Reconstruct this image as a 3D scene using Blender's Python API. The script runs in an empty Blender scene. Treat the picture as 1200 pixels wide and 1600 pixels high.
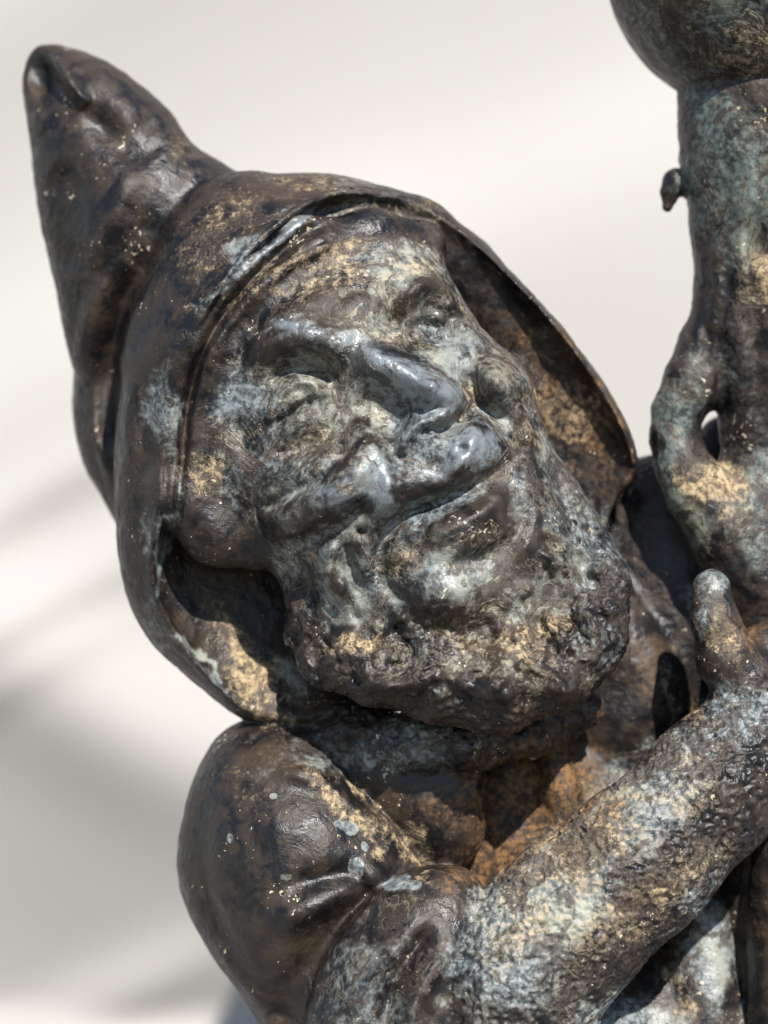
import bpy, math, time
import numpy as np
from mathutils import Vector

T0 = time.time()
rng = np.random.default_rng(7)
sc = bpy.context.scene
S = 0.0002            # metres per sculpting unit (one unit = 0.2 mm)
DC = 5000.0           # camera distance in the same units (1 m)

# ------------------------------------------------------------------ camera
cam = bpy.data.cameras.new("camera")
cam_o = bpy.data.objects.new("camera", cam)
sc.collection.objects.link(cam_o)
cam_o.location = (0, -DC * S, 0)
cam_o.rotation_euler = (math.radians(90), 0, 0)
cam.sensor_width = 36
cam.lens = 36 * (DC * S) / (1600 * S)
cam.clip_start = 0.01
cam.clip_end = 100
cam.dof.use_dof = True
cam.dof.focus_distance = (DC - 215) * S
cam.dof.aperture_fstop = 5.6
sc.camera = cam_o

# ------------------------------------------------------------------ sky and sun
SUN = Vector((0.24, -0.71, 0.68)).normalized()      # towards the sun
elev = math.asin(SUN.z)
azim = math.atan2(SUN.x, SUN.y)
w = bpy.data.worlds.new("World")
sc.world = w
w.use_nodes = True
nt = w.node_tree
bg = nt.nodes["Background"]
sky = nt.nodes.new("ShaderNodeTexSky")
sky.sky_type = 'NISHITA'
sky.sun_disc = False
sky.sun_elevation = elev
sky.sun_rotation = azim
sky.ozone_density = 3.0
sky.dust_density = 0.1
nt.links.new(sky.outputs[0], bg.inputs[0])
bg.inputs[1].default_value = 0.095
sun = bpy.data.lights.new("sun", 'SUN')
sun.energy = 5.0
sun.angle = math.radians(0.53)
sun.color = (1.0, 0.95, 0.88)
sun_o = bpy.data.objects.new("sun", sun)
sun_o.rotation_euler = (-SUN).to_track_quat('-Z', 'Y').to_euler()
sc.collection.objects.link(sun_o)
vs = sc.view_settings
vs.view_transform = 'Standard'
vs.look = 'None'
vs.exposure = 0.80
vs.gamma = 1.0
vs.use_curve_mapping = False
sc.cycles.use_adaptive_sampling = True
sc.cycles.adaptive_threshold = 0.02
sc.cycles.use_denoising = True
sc.cycles.max_bounces = 5
sc.cycles.diffuse_bounces = 3
sc.cycles.glossy_bounces = 3

# ------------------------------------------------------------------ sculpting kit
# sculpting space: x right, y down, d towards the camera
X0, Y0 = -80.0, 0.0
GX, GY = 1500.0, 2080.0


def P(x, y, d):
    k = 1 - d / DC
    return 600 + (x - 600) * k, 800 + (y - 800) * k


def blur(a, s, n=3):
    """n box blurs of half width s cells"""
    for _ in range(n):
        for ax in (0, 1):
            p = np.pad(a, [(s + 1, s) if i == ax else (0, 0) for i in (0, 1)], mode='edge')
            c = np.cumsum(p, axis=ax)
            m = a.shape[ax]
            if ax == 0:
                a = (c[2 * s + 1:2 * s + 1 + m] - c[:m]) / (2 * s + 1)
            else:
                a = (c[:, 2 * s + 1:2 * s + 1 + m] - c[:, :m]) / (2 * s + 1)
    return a


class Map2:
    def __init__(self, a, step):
        self.a = np.ascontiguousarray(a, dtype=np.float32)
        self.s = step

    def __call__(self, x, y):
        fx = np.clip((x - X0) / self.s, 0, self.a.shape[0] - 1.001)
        fy = np.clip((y - Y0) / self.s, 0, self.a.shape[1] - 1.001)
        i = fx.astype(np.int32); j = fy.astype(np.int32)
        u = (fx - i).astype(np.float32); v = (fy - j).astype(np.float32)
        a = self.a
        return (a[i, j] * (1 - u) + a[i + 1, j] * u) * (1 - v) + (a[i, j + 1] * (1 - u) + a[i + 1, j + 1] * u) * v


def smooth_poly(p, it=2):
    p = np.array(p, float)
    for _ in range(it):
        q = np.roll(p, -1, 0)
        n = np.empty((len(p) * 2, 2))
        n[0::2] = p * .75 + q * .25
        n[1::2] = p * .25 + q * .75
        p = n
    return p


def inside_poly(p, gx, gy):
    ins = np.zeros(np.broadcast(gx, gy).shape, bool)
    for (x1, y1), (x2, y2) in zip(p, np.roll(p, -1, 0)):
        if y1 == y2:
            continue
        c = ((y1 > gy) != (y2 > gy)) & (gx < (x2 - x1) * (gy - y1) / (y2 - y1) + x1)
        ins ^= c
    return ins


def dist_poly(p, gx, gy):
    dd = np.full(np.broadcast(gx, gy).shape, 1e12)
    for (x1, y1), (x2, y2) in zip(p, np.roll(p, -1, 0)):
        ex, ey = x2 - x1, y2 - y1
        L = ex * ex + ey * ey + 1e-9
        t = np.clip(((gx - x1) * ex + (gy - y1) * ey) / L, 0, 1)
        dd = np.minimum(dd, (gx - x1 - t * ex) ** 2 + (gy - y1 - t * ey) ** 2)
    return np.sqrt(dd)


class Pillow:
    """a body inflated from its outline: thick in the middle, round at the edge"""
    def __init__(self, poly, c=0.0, kf=.7, kb=.7, tilt=(0, 0), bl=2, front_open=False):
        poly = smooth_poly([P(x, y, c) for x, y in poly])
        self.c, self.kf, self.kb, self.tilt, self.fo = c, kf, kb, tilt, front_open
        self.x0, self.y0 = poly.mean(0)
        u = None
        for st in (32., 16., 8., 4.):
            nx, ny = int(GX / st) + 1, int(GY / st) + 1
            gx = (X0 + np.arange(nx) * st)[:, None]; gy = (Y0 + np.arange(ny) * st)[None, :]
            m = inside_poly(poly, gx, gy)
            if u is None:
                un = np.zeros((nx, ny))
            else:
                un = Map2(u, st * 2)(gx + 0 * gy, gy + 0 * gx).astype(float)
            un = un * m
            par = (np.arange(nx)[:, None] + np.arange(ny)[None, :]) % 2
            red = m & (par == 0); blk = m & (par == 1)
            red[[0, -1]] = False; red[:, [0, -1]] = False
            blk[[0, -1]] = False; blk[:, [0, -1]] = False
            om = 1.8
            for _ in range({32.: 120, 16.: 70, 8.: 50, 4.: 40}[st]):
                for q in (red, blk):
                    s4 = np.zeros_like(un)
                    s4[1:-1, 1:-1] = (un[2:, 1:-1] + un[:-2, 1:-1] + un[1:-1, 2:] + un[1:-1, :-2] + 4 * st * st) / 4
                    un = np.where(q, un + om * (s4 - un), un)
            u = un
        dist = dist_poly(poly, gx, gy)
        R = math.sqrt(max(u.max(), 1))
        u = np.where(m, np.maximum(u, 0), -(2 * .5 * R * dist + dist ** 2))
        # finer grid
        st = 2.
        nx, ny = int(GX / st) + 1, int(GY / st) + 1
        gx = (X0 + np.arange(nx) * st)[:, None]; gy = (Y0 + np.arange(ny) * st)[None, :]
        u = Map2(u, 4.)(gx + 0 * gy, gy + 0 * gx).astype(float)
        u = blur(u, bl)
        g0, g1 = np.gradient(u, st)
        self.u = Map2(u, st)
        self.g = Map2((g0 ** 2 + g1 ** 2) / 4, st)

    def centre(self, x, y):
        return self.c + self.tilt[0] * (x - self.x0) + self.tilt[1] * (y - self.y0)

    def front(self, x, y):
        return self.centre(x, y) + self.kf * np.sqrt(np.maximum(self.u(x, y), 0))

    def __call__(self, x, y, d):
        q = d - self.centre(x, y)
        if self.fo:
            q = np.minimum(q, 0)
        k = np.where(q > 0, self.kf, self.kb).astype(np.float32)
        q = q / k
        return (q * q - self.u(x, y)) / (2 * np.sqrt(q * q / (k * k) + self.g(x, y) + 400.))


def smin(a, b, k):
    if k <= 0:
        return np.minimum(a, b)
    h = np.maximum(k - np.abs(a - b), 0) / k
    return np.minimum(a, b) - h * h * k * .25


def smax(a, b, k):
    return -smin(-a, -b, k)


class Tube:
    """chain of round cones: points (x, y, d, r) with x, y as seen"""
    def __init__(self, pts, k=0., flat=1.0):
        self.p = [P(x, y, d) + (d, r) for x, y, d, r in pts]
        self.k = k; self.flat = flat

    def __call__(self, x, y, d):
        best = None
        pp = self.p if len(self.p) > 1 else self.p * 2
        for a, b in zip(pp[:-1], pp[1:]):
            ex, ey, ed = b[0] - a[0], b[1] - a[1], b[2] - a[2]
            L = ex * ex + ey * ey + ed * ed + 1e-6
            t = np.clip(((x - a[0]) * ex + (y - a[1]) * ey + (d - a[2]) * ed) / L, 0, 1)
            f = np.sqrt((x - a[0] - t * ex) ** 2 + (y - a[1] - t * ey) ** 2 + ((d - a[2] - t * ed) / self.flat) ** 2) - (a[3] + t * (b[3] - a[3]))
            best = f if best is None else smin(best, f, self.k)
        return best


class Ball:
    def __init__(self, x, y, d, rx, ry, rd, rot=0.):
        self.c = P(x, y, d) + (d,); self.r = (rx, ry, rd)
        self.cs, self.sn = math.cos(math.radians(rot)), math.sin(math.radians(rot))

    def __call__(self, x, y, d):
        a, b, e = x - self.c[0], y - self.c[1], (d - self.c[2]) / self.r[2]
        u = (a * self.cs + b * self.sn) / self.r[0]; v = (-a * self.sn + b * self.cs) / self.r[1]
        k0 = np.sqrt(u * u + v * v + e * e)
        k1 = np.sqrt((u / self.r[0]) ** 2 + (v / self.r[1]) ** 2 + (e / self.r[2]) ** 2) + 1e-9
        return k0 * (k0 - 1) / k1


class Turned:
    """lathe about a vertical axis: profile [(y, r)]"""
    def __init__(self, x, d, prof):
        self.x, self.d = P(x, 800, d)[0], d
        self.ys = np.array([P(600, y, d)[1] for y, r in prof]); self.rs = np.array([r for y, r in prof], float)

    def __call__(self, x, y, d):
        r = np.interp(y, self.ys, self.rs)
        f = np.sqrt((x - self.x) ** 2 + (d - self.d) ** 2) - r
        return np.maximum(f, np.maximum(self.ys[0] - y, y - self.ys[-1]))


def catmull(pts, n=8):
    p = np.array(pts, float)
    if len(p) < 3:
        return p
    p = np.vstack([2 * p[0] - p[1], p, 2 * p[-1] - p[-2]])
    out = []
    for i in range(1, len(p) - 2):
        for t in np.linspace(0, 1, n, endpoint=False):
            a, b, c, e = p[i - 1], p[i], p[i + 1], p[i + 2]
            out.append(.5 * (2 * b + (c - a) * t + (2 * a - 5 * b + 4 * c - e) * t * t + (3 * b - a - 3 * c + e) * t ** 3))
    out.append(p[-2])
    return np.array(out)


class Relief:
    """height strokes modelled on a body's front"""
    st = 2.

    def __init__(self, depth):
        self.depth = depth
        self.nx, self.ny = int(GX / self.st) + 1, int(GY / self.st) + 1
        self.a = np.zeros((self.nx, self.ny), np.float32)

    def stroke(self, pts, w, amp, taper=.25, power=2., side=None):
        """pts [(x,y)] ridge (+) or groove (-) of half width w; w and amp may be lists along the path"""
        n0 = len(pts)
        W = np.broadcast_to(np.array(w, float), (n0,)); A = np.broadcast_to(np.array(amp, float), (n0,))
        q = np.array([P(x, y, self.depth) + (W[i], A[i]) for i, (x, y) in enumerate(pts)])
        if n0 == 1:
            q = np.vstack([q, q + np.array([.5, 0, 0, 0])])
            taper = 0
        q = catmull(q)
        m = W.max() * 2.6
        i0 = max(int((q[:, 0].min() - m - X0) / self.st), 0); i1 = min(int((q[:, 0].max() + m - X0) / self.st) + 2, self.nx)
        j0 = max(int((q[:, 1].min() - m - Y0) / self.st), 0); j1 = min(int((q[:, 1].max() + m - Y0) / self.st) + 2, self.ny)
        gx = (X0 + np.arange(i0, i1) * self.st)[:, None]; gy = (Y0 + np.arange(j0, j1) * self.st)[None, :]
        seg = np.hypot(*(q[1:, :2] - q[:-1, :2]).T); cum = np.concatenate([[0], np.cumsum(seg)]); tot = cum[-1] + 1e-6
        best = np.full((i1 - i0, j1 - j0), 1e9); ww = np.ones_like(best); aa = np.zeros_like(best); tt = np.zeros_like(best)
        for k in range(len(q) - 1):
            ex, ey = q[k + 1, 0] - q[k, 0], q[k + 1, 1] - q[k, 1]
            L = ex * ex + ey * ey + 1e-9
            t = np.clip(((gx - q[k, 0]) * ex + (gy - q[k, 1]) * ey) / L, 0, 1)
            dd = (gx - q[k, 0] - t * ex) ** 2 + (gy - q[k, 1] - t * ey) ** 2
            b = dd < best
            best = np.where(b, dd, best)
            ww = np.where(b, q[k, 2] + t * (q[k + 1, 2] - q[k, 2]), ww)
            aa = np.where(b, q[k, 3] + t * (q[k + 1, 3] - q[k, 3]), aa)
            tt = np.where(b, (cum[k] + t * seg[k]) / tot, tt)
        prof = np.exp(-(np.sqrt(best) / ww) ** power)
        if taper > 0:
            e = np.clip(np.minimum(tt, 1 - tt) / taper, 0, 1)
            prof = prof * (e * e * (3 - 2 * e) * .85 + .15)
        self.a[i0:i1, j0:j1] += (prof * aa).astype(np.float32)

    def blob(self, x, y, rx, ry, amp, rot=0., power=2.):
        x, y = P(x, y, self.depth)
        gx = (X0 + np.arange(self.nx) * self.st)[:, None] - x; gy = (Y0 + np.arange(self.ny) * self.st)[None, :] - y
        c, s = math.cos(math.radians(rot)), math.sin(math.radians(rot))
        r = np.sqrt(((gx * c + gy * s) / rx) ** 2 + ((-gx * s + gy * c) / ry) ** 2)
        self.a += (amp * np.exp(-r ** power)).astype(np.float32)

    def done(self, b=1):
        return Map2(blur(self.a, b, 2), self.st)


# ---- noise on points
_perm = rng.permutation(256).astype(np.int64)
_perm = np.concatenate([_perm, _perm, _perm])
_val = rng.random(256).astype(np.float32) * 2 - 1


def vnoise(x, y, z):
    i = np.floor(x).astype(np.int64); j = np.floor(y).astype(np.int64); k = np.floor(z).astype(np.int64)
    u = (x - i).astype(np.float32); v = (y - j).astype(np.float32); t = (z - k).astype(np.float32)
    u = u * u * u * (u * (u * 6 - 15) + 10); v = v * v * v * (v * (v * 6 - 15) + 10); t = t * t * t * (t * (t * 6 - 15) + 10)
    i &= 255; j &= 255; k &= 255

    def h(a, b, c):
        return _val[_perm[_perm[_perm[a] + b] + c]]
    i1, j1, k1 = (i + 1) & 255, (j + 1) & 255, (k + 1) & 255
    a = h(i, j, k) * (1 - u) + h(i1, j, k) * u
    b = h(i, j1, k) * (1 - u) + h(i1, j1, k) * u
    c = h(i, j, k1) * (1 - u) + h(i1, j, k1) * u
    e = h(i, j1, k1) * (1 - u) + h(i1, j1, k1) * u
    return (a * (1 - v) + b * v) * (1 - t) + (c * (1 - v) + e * v) * t


def fbm(V, scale, oct=3, gain=.5, off=0.):
    return par(lambda x, y, d: fbm_(x, y, d, scale, oct, gain, off), V)


def fbm_(x, y, z, scale, oct, gain, off):
    s = 0; a = 1.; tot = 0
    x, y, z = x / scale + off, y / scale + off * 1.7, z / scale + off * .3
    for o in range(oct):
        s = s + a * vnoise(x, y, z); tot += a
        x, y, z = x * 2.03 + 11.3, y * 2.03 + 5.1, z * 2.03 + 7.7
        a *= gain
    return s / tot


# ---- surface extraction
from concurrent.futures import ThreadPoolExecutor
POOL = ThreadPoolExecutor(4)


def par(fn, V, chunk=40000):
    """evaluate a field on points in cache-sized pieces"""
    V = V.astype(np.float32)
    cs = [V[i:i + chunk] for i in range(0, len(V), chunk)]
    return np.concatenate(list(POOL.map(lambda c: fn(c[:, 0], c[:, 1], c[:, 2]), cs)))


def surface_nets(fn, lo, hi, vox):
    ax = [np.arange(l, h + vox, vox, dtype=np.float32) for l, h in zip(lo, hi)]
    cs = np.array_split(np.arange(len(ax[0])), 24)
    parts = POOL.map(lambda c: fn(ax[0][c, None, None], ax[1][None, :, None], ax[2][None, None, :]).astype(np.float32), cs)
    F = np.concatenate(list(parts), 0)
    F[[0, -1]] = 50; F[:, [0, -1]] = 50; F[:, :, [0, -1]] = 50
    ins = F < 0
    n = np.array(F.shape) - 1
    cnt = np.zeros(n, np.int8)
    for a in (0, 1):
        for b in (0, 1):
            for c in (0, 1):
                cnt += ins[a:n[0] + a, b:n[1] + b, c:n[2] + c]
    act = (cnt > 0) & (cnt < 8)
    idx = np.full(n, -1, np.int64)
    ci = np.argwhere(act)
    idx[act] = np.arange(len(ci))
    pos = np.zeros((len(ci), 3)); num = np.zeros(len(ci))
    for axis in range(3):
        o1, o2 = [i for i in range(3) if i != axis]
        for a in (0, 1):
            for b in (0, 1):
                A = ci.copy(); A[:, o1] += a; A[:, o2] += b
                B = A.copy(); B[:, axis] += 1
                fa = F[A[:, 0], A[:, 1], A[:, 2]]; fb = F[B[:, 0], B[:, 1], B[:, 2]]
                cr = (fa < 0) != (fb < 0)
                t = np.where(cr, fa / np.where(cr, fa - fb, 1), 0)
                p = A.astype(float); p[:, axis] += t
                pos[cr] += p[cr]; num[cr] += 1
    pos /= num[:, None]
    V = np.array(lo) + pos * vox
    quads = []
    for axis in range(3):
        o1, o2 = (axis + 1) % 3, (axis + 2) % 3
        sl = [slice(None)] * 3; sh = [slice(None)] * 3
        sl[axis] = slice(0, -1); sh[axis] = slice(1, None)
        ch = ins[tuple(sl)] != ins[tuple(sh)]
        e = np.argwhere(ch)
        e = e[(e[:, o1] > 0) & (e[:, o2] > 0) & (e[:, o1] < n[o1]) & (e[:, o2] < n[o2])]
        flip = ins[e[:, 0], e[:, 1], e[:, 2]]
        c = []
        for a, b in ((-1, -1), (0, -1), (0, 0), (-1, 0)):
            q = e.copy(); q[:, o1] += a; q[:, o2] += b
            c.append(idx[q[:, 0], q[:, 1], q[:, 2]])
        Q = np.stack(c, 1)
        Q[~flip] = Q[~flip][:, ::-1]
        quads.append(Q)
    Q = np.concatenate(quads)
    return V, Q


def subdivide(V, Q, mask):
    keep = Q[~mask]; Q = Q[mask]
    E = np.concatenate([Q[:, [i, (i + 1) % 4]] for i in range(4)])
    Es = np.sort(E, 1)
    key = Es[:, 0] * len(V) + Es[:, 1]
    uk, inv = np.unique(key, return_inverse=True)
    a, b = uk // len(V), uk % len(V)
    mid = (V[a] + V[b]) / 2
    cen = V[Q].mean(1)
    n, m, qn = len(V), len(mid), len(Q)
    e = inv.reshape(4, qn).T + n
    c = np.arange(qn) + n + m
    NQ = np.concatenate([keep] + [np.stack([Q[:, i], e[:, i], c, e[:, (i - 1) % 4]], 1) for i in range(4)])
    return np.concatenate([V, mid, cen]), NQ


def show_mask(V, Q, margin, depth):
    """faces worth finer modelling: not buried behind others, not far outside the picture"""
    c = V[Q].mean(1)
    k = DC / (DC - c[:, 2])
    x = 600 + (c[:, 0] - 600) * k; y = 800 + (c[:, 1] - 800) * k
    inn = (x > -margin) & (x < 1200 + margin) & (y > -margin) & (y < 1600 + margin)
    st = 16
    i = np.clip(((x + 200) / st).astype(int), 0, 110); j = np.clip(((y + 200) / st).astype(int), 0, 140)
    z = np.full((111, 141), -1e4)
    np.maximum.at(z, (i, j), c[:, 2])
    return inn & (c[:, 2] > z[i, j] - depth)


def project(fn, V, steps, lim, eps=1.0):
    k = np.array([[1, -1, -1], [-1, -1, 1], [-1, 1, -1], [1, 1, 1]], float)
    for _ in range(steps):
        f = np.zeros(len(V)); g = np.zeros_like(V)
        for r in k:
            q = V + r * eps
            v = par(fn, q)
            g += r[None] * v[:, None]; f += v
        f /= 4; g /= 4 * eps
        gg = (g ** 2).sum(1)
        st = np.clip(f / np.maximum(np.sqrt(gg), .05), -lim, lim)
        V = V - st[:, None] * g / np.maximum(np.sqrt(gg), 1e-6)[:, None]
    return V


def relax(V, Q, it=1, lam=.5):
    """tangential-ish smoothing that evens the net before projecting again"""
    for _ in range(it):
        acc = np.zeros_like(V); cnt = np.zeros(len(V))
        for i in range(4):
            a, b = Q[:, i], Q[:, (i + 1) % 4]
            for ax in range(3):
                acc[:, ax] += np.bincount(a, V[b, ax], len(V)) + np.bincount(b, V[a, ax], len(V))
            cnt += np.bincount(a, minlength=len(V)) + np.bincount(b, minlength=len(V))
        V = V + lam * (acc / np.maximum(cnt, 1)[:, None] - V)
    return V


def vnormals(V, Q):
    n = np.cross(V[Q[:, 2]] - V[Q[:, 0]], V[Q[:, 3]] - V[Q[:, 1]])
    N = np.zeros_like(V)
    for i in range(4):
        for ax in range(3):
            N[:, ax] += np.bincount(Q[:, i], n[:, ax], len(V))
    return N / (np.linalg.norm(N, axis=1)[:, None] + 1e-9)


def sculpt(fn, lo, hi, vox, levels=2):
    V, Q = surface_nets(fn, lo, hi, vox)
    V = project(fn, relax(V, Q, 1), 2, vox)
    for l in range(levels):
        V, Q = subdivide(V, Q, show_mask(V, Q, (120, 50)[l], (160, 70)[l]))
        V = project(fn, relax(V, Q, 1, .4), 2, vox / 2 ** l)
    print("sculpt", len(V), len(Q), round(time.time() - T0, 1))
    return V, Q


def to_world(V):
    return np.stack([(V[:, 0] - 600) * S, -V[:, 2] * S, (800 - V[:, 1]) * S], 1)


def new_mesh(name, W, Q, N, mat, attrs, parent, base):
    me = bpy.data.meshes.new(name)
    me.vertices.add(len(W)); me.vertices.foreach_set("co", (W - base).astype(np.float32).ravel())
    me.loops.add(Q.size); me.loops.foreach_set("vertex_index", Q.astype(np.int32).ravel())
    me.polygons.add(len(Q)); me.polygons.foreach_set("loop_start", np.arange(0, Q.size, 4, dtype=np.int32))
    me.update(calc_edges=True)
    me.polygons.foreach_set("use_smooth", np.ones(len(Q), bool))
    if N is not None:
        me.normals_split_custom_set_from_vertices(N.astype(np.float32))
    for k, v in attrs.items():
        at = me.attributes.new(k, 'FLOAT_COLOR', 'POINT')
        at.data.foreach_set("color", v.astype(np.float32).ravel())
    me.materials.append(mat)
    o = bpy.data.objects.new(name, me)
    sc.collection.objects.link(o)
    o.parent = parent
    return o


def split(V, Q, lab, tree, names, mat, attrs, parent, base):
    """cut the cast into its parts by label; names[i] -> object, tree gives the part a sub-part hangs from"""
    W = to_world(V)
    N = vnormals(W, Q)
    # sculpt axes -> world flips handedness twice, keep the winding outward
    fl = lab[Q]
    fl = np.sort(fl, 1)[:, 1]
    objs = {}
    for i, nm in enumerate(names):
        q = Q[fl == i]
        if not len(q):
            print("empty part", nm); continue
        u, inv = np.unique(q, return_inverse=True)
        q = inv.reshape(-1, 4)
        a = {k: v[u] for k, v in attrs.items()}
        objs[i] = new_mesh(nm, W[u], q, N[u], mat, a, parent, base)
    for i, p in tree.items():
        if i in objs and p in objs:
            objs[i].parent = objs[p]
    return objs


def thing(name, label, cat, loc):
    o = bpy.data.objects.new(name, None)
    o.empty_display_size = .02
    sc.collection.objects.link(o)
    o.location = loc
    o["label"] = label; o["category"] = cat
    return o


# ------------------------------------------------------------------ materials
def N_(nt, t, **kw):
    n = nt.nodes.new(t)
    for k, v in kw.items():
        setattr(n, k, v)
    return n


def mathn(nt, op, a, b=None, clamp=False):
    n = N_(nt, "ShaderNodeMath", operation=op)
    n.use_clamp = clamp
    for i, v in enumerate((a, b)):
        if v is None:
            continue
        if isinstance(v, (int, float)):
            n.inputs[i].default_value = v
        else:
            nt.links.new(v, n.inputs[i])
    return n.outputs[0]


def mixc(nt, f, a, b):
    n = N_(nt, "ShaderNodeMix", data_type='RGBA')
    for s, v in ((0, f), (6, a), (7, b)):
        if isinstance(v, tuple):
            n.inputs[s].default_value = v + (1,) if len(v) == 3 else v
        elif isinstance(v, (int, float)):
            n.inputs[s].default_value = v
        else:
            nt.links.new(v, n.inputs[s])
    return n.outputs[2]


def mixf(nt, f, a, b):
    n = N_(nt, "ShaderNodeMix", data_type='FLOAT')
    for s, v in ((0, f), (2, a), (3, b)):
        if isinstance(v, (int, float)):
            n.inputs[s].default_value = v
        else:
            nt.links.new(v, n.inputs[s])
    return n.outputs[0]


def ramp(nt, f, lo, hi):
    n = N_(nt, "ShaderNodeMapRange", interpolation_type='SMOOTHSTEP')
    n.inputs[1].default_value = lo; n.inputs[2].default_value = hi
    nt.links.new(f, n.inputs[0])
    return n.outputs[0]


def noise(nt, co, scale, detail=4, rough=.55, dist=0.):
    n = N_(nt, "ShaderNodeTexNoise")
    n.inputs["Scale"].default_value = scale; n.inputs["Detail"].default_value = detail
    n.inputs["Roughness"].default_value = rough; n.inputs["Distortion"].default_value = dist
    nt.links.new(co, n.inputs["Vector"])
    return n.outputs["Fac"]


def bronze(name, verdigris=(.195, .225, .232), green=(.262, .275, .240)):
    m = bpy.data.materials.new(name)
    m.use_nodes = True
    nt = m.node_tree
    b = nt.nodes["Principled BSDF"]
    co = N_(nt, "ShaderNodeTexCoord").outputs["Object"]
    at = N_(nt, "ShaderNodeAttribute", attribute_name="patina")
    sp = N_(nt, "ShaderNodeSeparateColor")
    nt.links.new(at.outputs["Color"], sp.inputs[0])
    dust, verd, rust = sp.outputs[0], sp.outputs[1], sp.outputs[2]
    wear = at.outputs["Alpha"]
    big = noise(nt, co, 34, 3)
    mid = noise(nt, co, 120, 5, .66, .6)
    fine = noise(nt, co, 480, 3, .68)
    grit = noise(nt, co, 1700, 2, .6)

    def add(*t):
        o = None
        for v, k in t:
            q = v if k == 1 else mathn(nt, 'MULTIPLY', v, k)
            o = q if o is None else mathn(nt, 'ADD', o, q)
        return o
    # bare metal, near black to dark brown
    c = mixc(nt, ramp(nt, mid, .40, .62), (.0066, .0062, .0070), (.030, .0210, .0150))
    c = mixc(nt, mathn(nt, 'MULTIPLY', ramp(nt, big, .52, .70), .75), c, (.050, .033, .021))
    # blue grey film
    vn = add((mid, .6), (fine, .4))
    vm = ramp(nt, add((verd, .50), (vn, 1)), .66, .96)
    vc = mixc(nt, ramp(nt, fine, .40, .60), tuple(x * .35 for x in verdigris), verdigris)
    vc = mixc(nt, ramp(nt, big, .46, .62), vc, green)
    c = mixc(nt, mathn(nt, 'MULTIPLY', vm, .9), c, vc)
    # polished metal on the high places
    wm = ramp(nt, add((wear, .66), (vn, .9)), .66, 1.06)
    c = mixc(nt, mathn(nt, 'MULTIPLY', wm, .85), c, (.275, .31, .33))
    # earth
    rm = ramp(nt, add((rust, .62), (vn, 1)), .66, 1.08)
    rc = mixc(nt, ramp(nt, fine, .38, .62), (.034, .019, .010), (.175, .092, .036))
    c = mixc(nt, rm, c, rc)
    # tan dust
    dn = add((fine, .5), (mid, .3), (grit, .2))
    dm = ramp(nt, add((dust, .50), (dn, 1)), .68, .96)
    dc = mixc(nt, ramp(nt, add((grit, .35), (fine, .65)), .40, .60), (.085, .057, .032), (.40, .305, .18))
    c = mixc(nt, mathn(nt, 'MULTIPLY', dm, .92), c, dc)
    # brown-black crust that has flaked, pale along its broken edge
    cn = noise(nt, co, 75, 6, .70, .9)
    act = add((dust, .07), (verd, .03), (cn, 1))
    cm = ramp(nt, act, .575, .592)
    cmo = mathn(nt, 'MULTIPLY', cm, ramp(nt, add((verd, .8), (dust, 1.)), .15, .5))
    edge = mathn(nt, 'MULTIPLY', mathn(nt, 'SUBTRACT', ramp(nt, act, .566, .578), ramp(nt, act, .584, .596)), ramp(nt, add((verd, .8), (dust, 1.)), .25, .7))
    c = mixc(nt, mathn(nt, 'MULTIPLY', cmo, .72), c, mixc(nt, ramp(nt, grit, .35, .7), (.012, .009, .009), (.058, .038, .030)))
    c = mixc(nt, mathn(nt, 'MULTIPLY', edge, .55), c, (.30, .25, .17))
    # pale flecks in clusters
    fn = noise(nt, co, 640, 3, .55, .3)
    fk = mathn(nt, 'ADD', fn, mathn(nt, 'MULTIPLY', ramp(nt, noise(nt, co, 60, 3, .6), .45, .75), .17))
    fl = ramp(nt, fk, .755, .775)
    c = mixc(nt, fl, c, mixc(nt, ramp(nt, mid, .4, .6), (.30, .215, .115), (.50, .46, .37)))
    nt.links.new(c, b.inputs["Base Color"])
    # gloss
    r = mixf(nt, ramp(nt, mid, .35, .65), .33, .56)
    r = mixf(nt, vm, r, .37)
    r = mixf(nt, wm, r, mixf(nt, ramp(nt, fine, .35, .65), .24, .42))
    r = mixf(nt, dm, r, .80)
    r = mixf(nt, cmo, r, .60)
    r = mixf(nt, rm, r, .85)
    r = mixf(nt, fl, r, .9)
    nt.links.new(r, b.inputs["Roughness"])
    b.inputs["Specular IOR Level"].default_value = .38
    me = mathn(nt, 'MULTIPLY', wm, mathn(nt, 'SUBTRACT', 1., dm))
    nt.links.new(mathn(nt, 'MULTIPLY', me, .5), b.inputs["Metallic"])
    # relief
    h = add((fine, .36), (grit, .14), (dm, .12), (cmo, .32), (vm, .10), (fl, .30), (mid, .14))
    bp = N_(nt, "ShaderNodeBump")
    bp.inputs["Strength"].default_value = .8
    bp.inputs["Distance"].default_value = .0011
    nt.links.new(h, bp.inputs["Height"])
    nt.links.new(bp.outputs[0], b.inputs["Normal"])
    return m


def cloth_mat():
    m = bpy.data.materials.new("white_cloth")
    m.use_nodes = True
    nt = m.node_tree
    b = nt.nodes["Principled BSDF"]
    co = N_(nt, "ShaderNodeTexCoord").outputs["Object"]
    n = noise(nt, co, 5, 3)
    c = mixc(nt, n, (.315, .299, .278), (.338, .326, .310))
    nt.links.new(c, b.inputs["Base Color"])
    b.inputs["Roughness"].default_value = .9
    b.inputs["Sheen Weight"].default_value = .1
    bp = N_(nt, "ShaderNodeBump")
    bp.inputs["Strength"].default_value = .15; bp.inputs["Distance"].default_value = .001
    nt.links.new(noise(nt, co, 900, 2), bp.inputs["Height"])
    nt.links.new(bp.outputs[0], b.inputs["Normal"])
    return m


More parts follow.
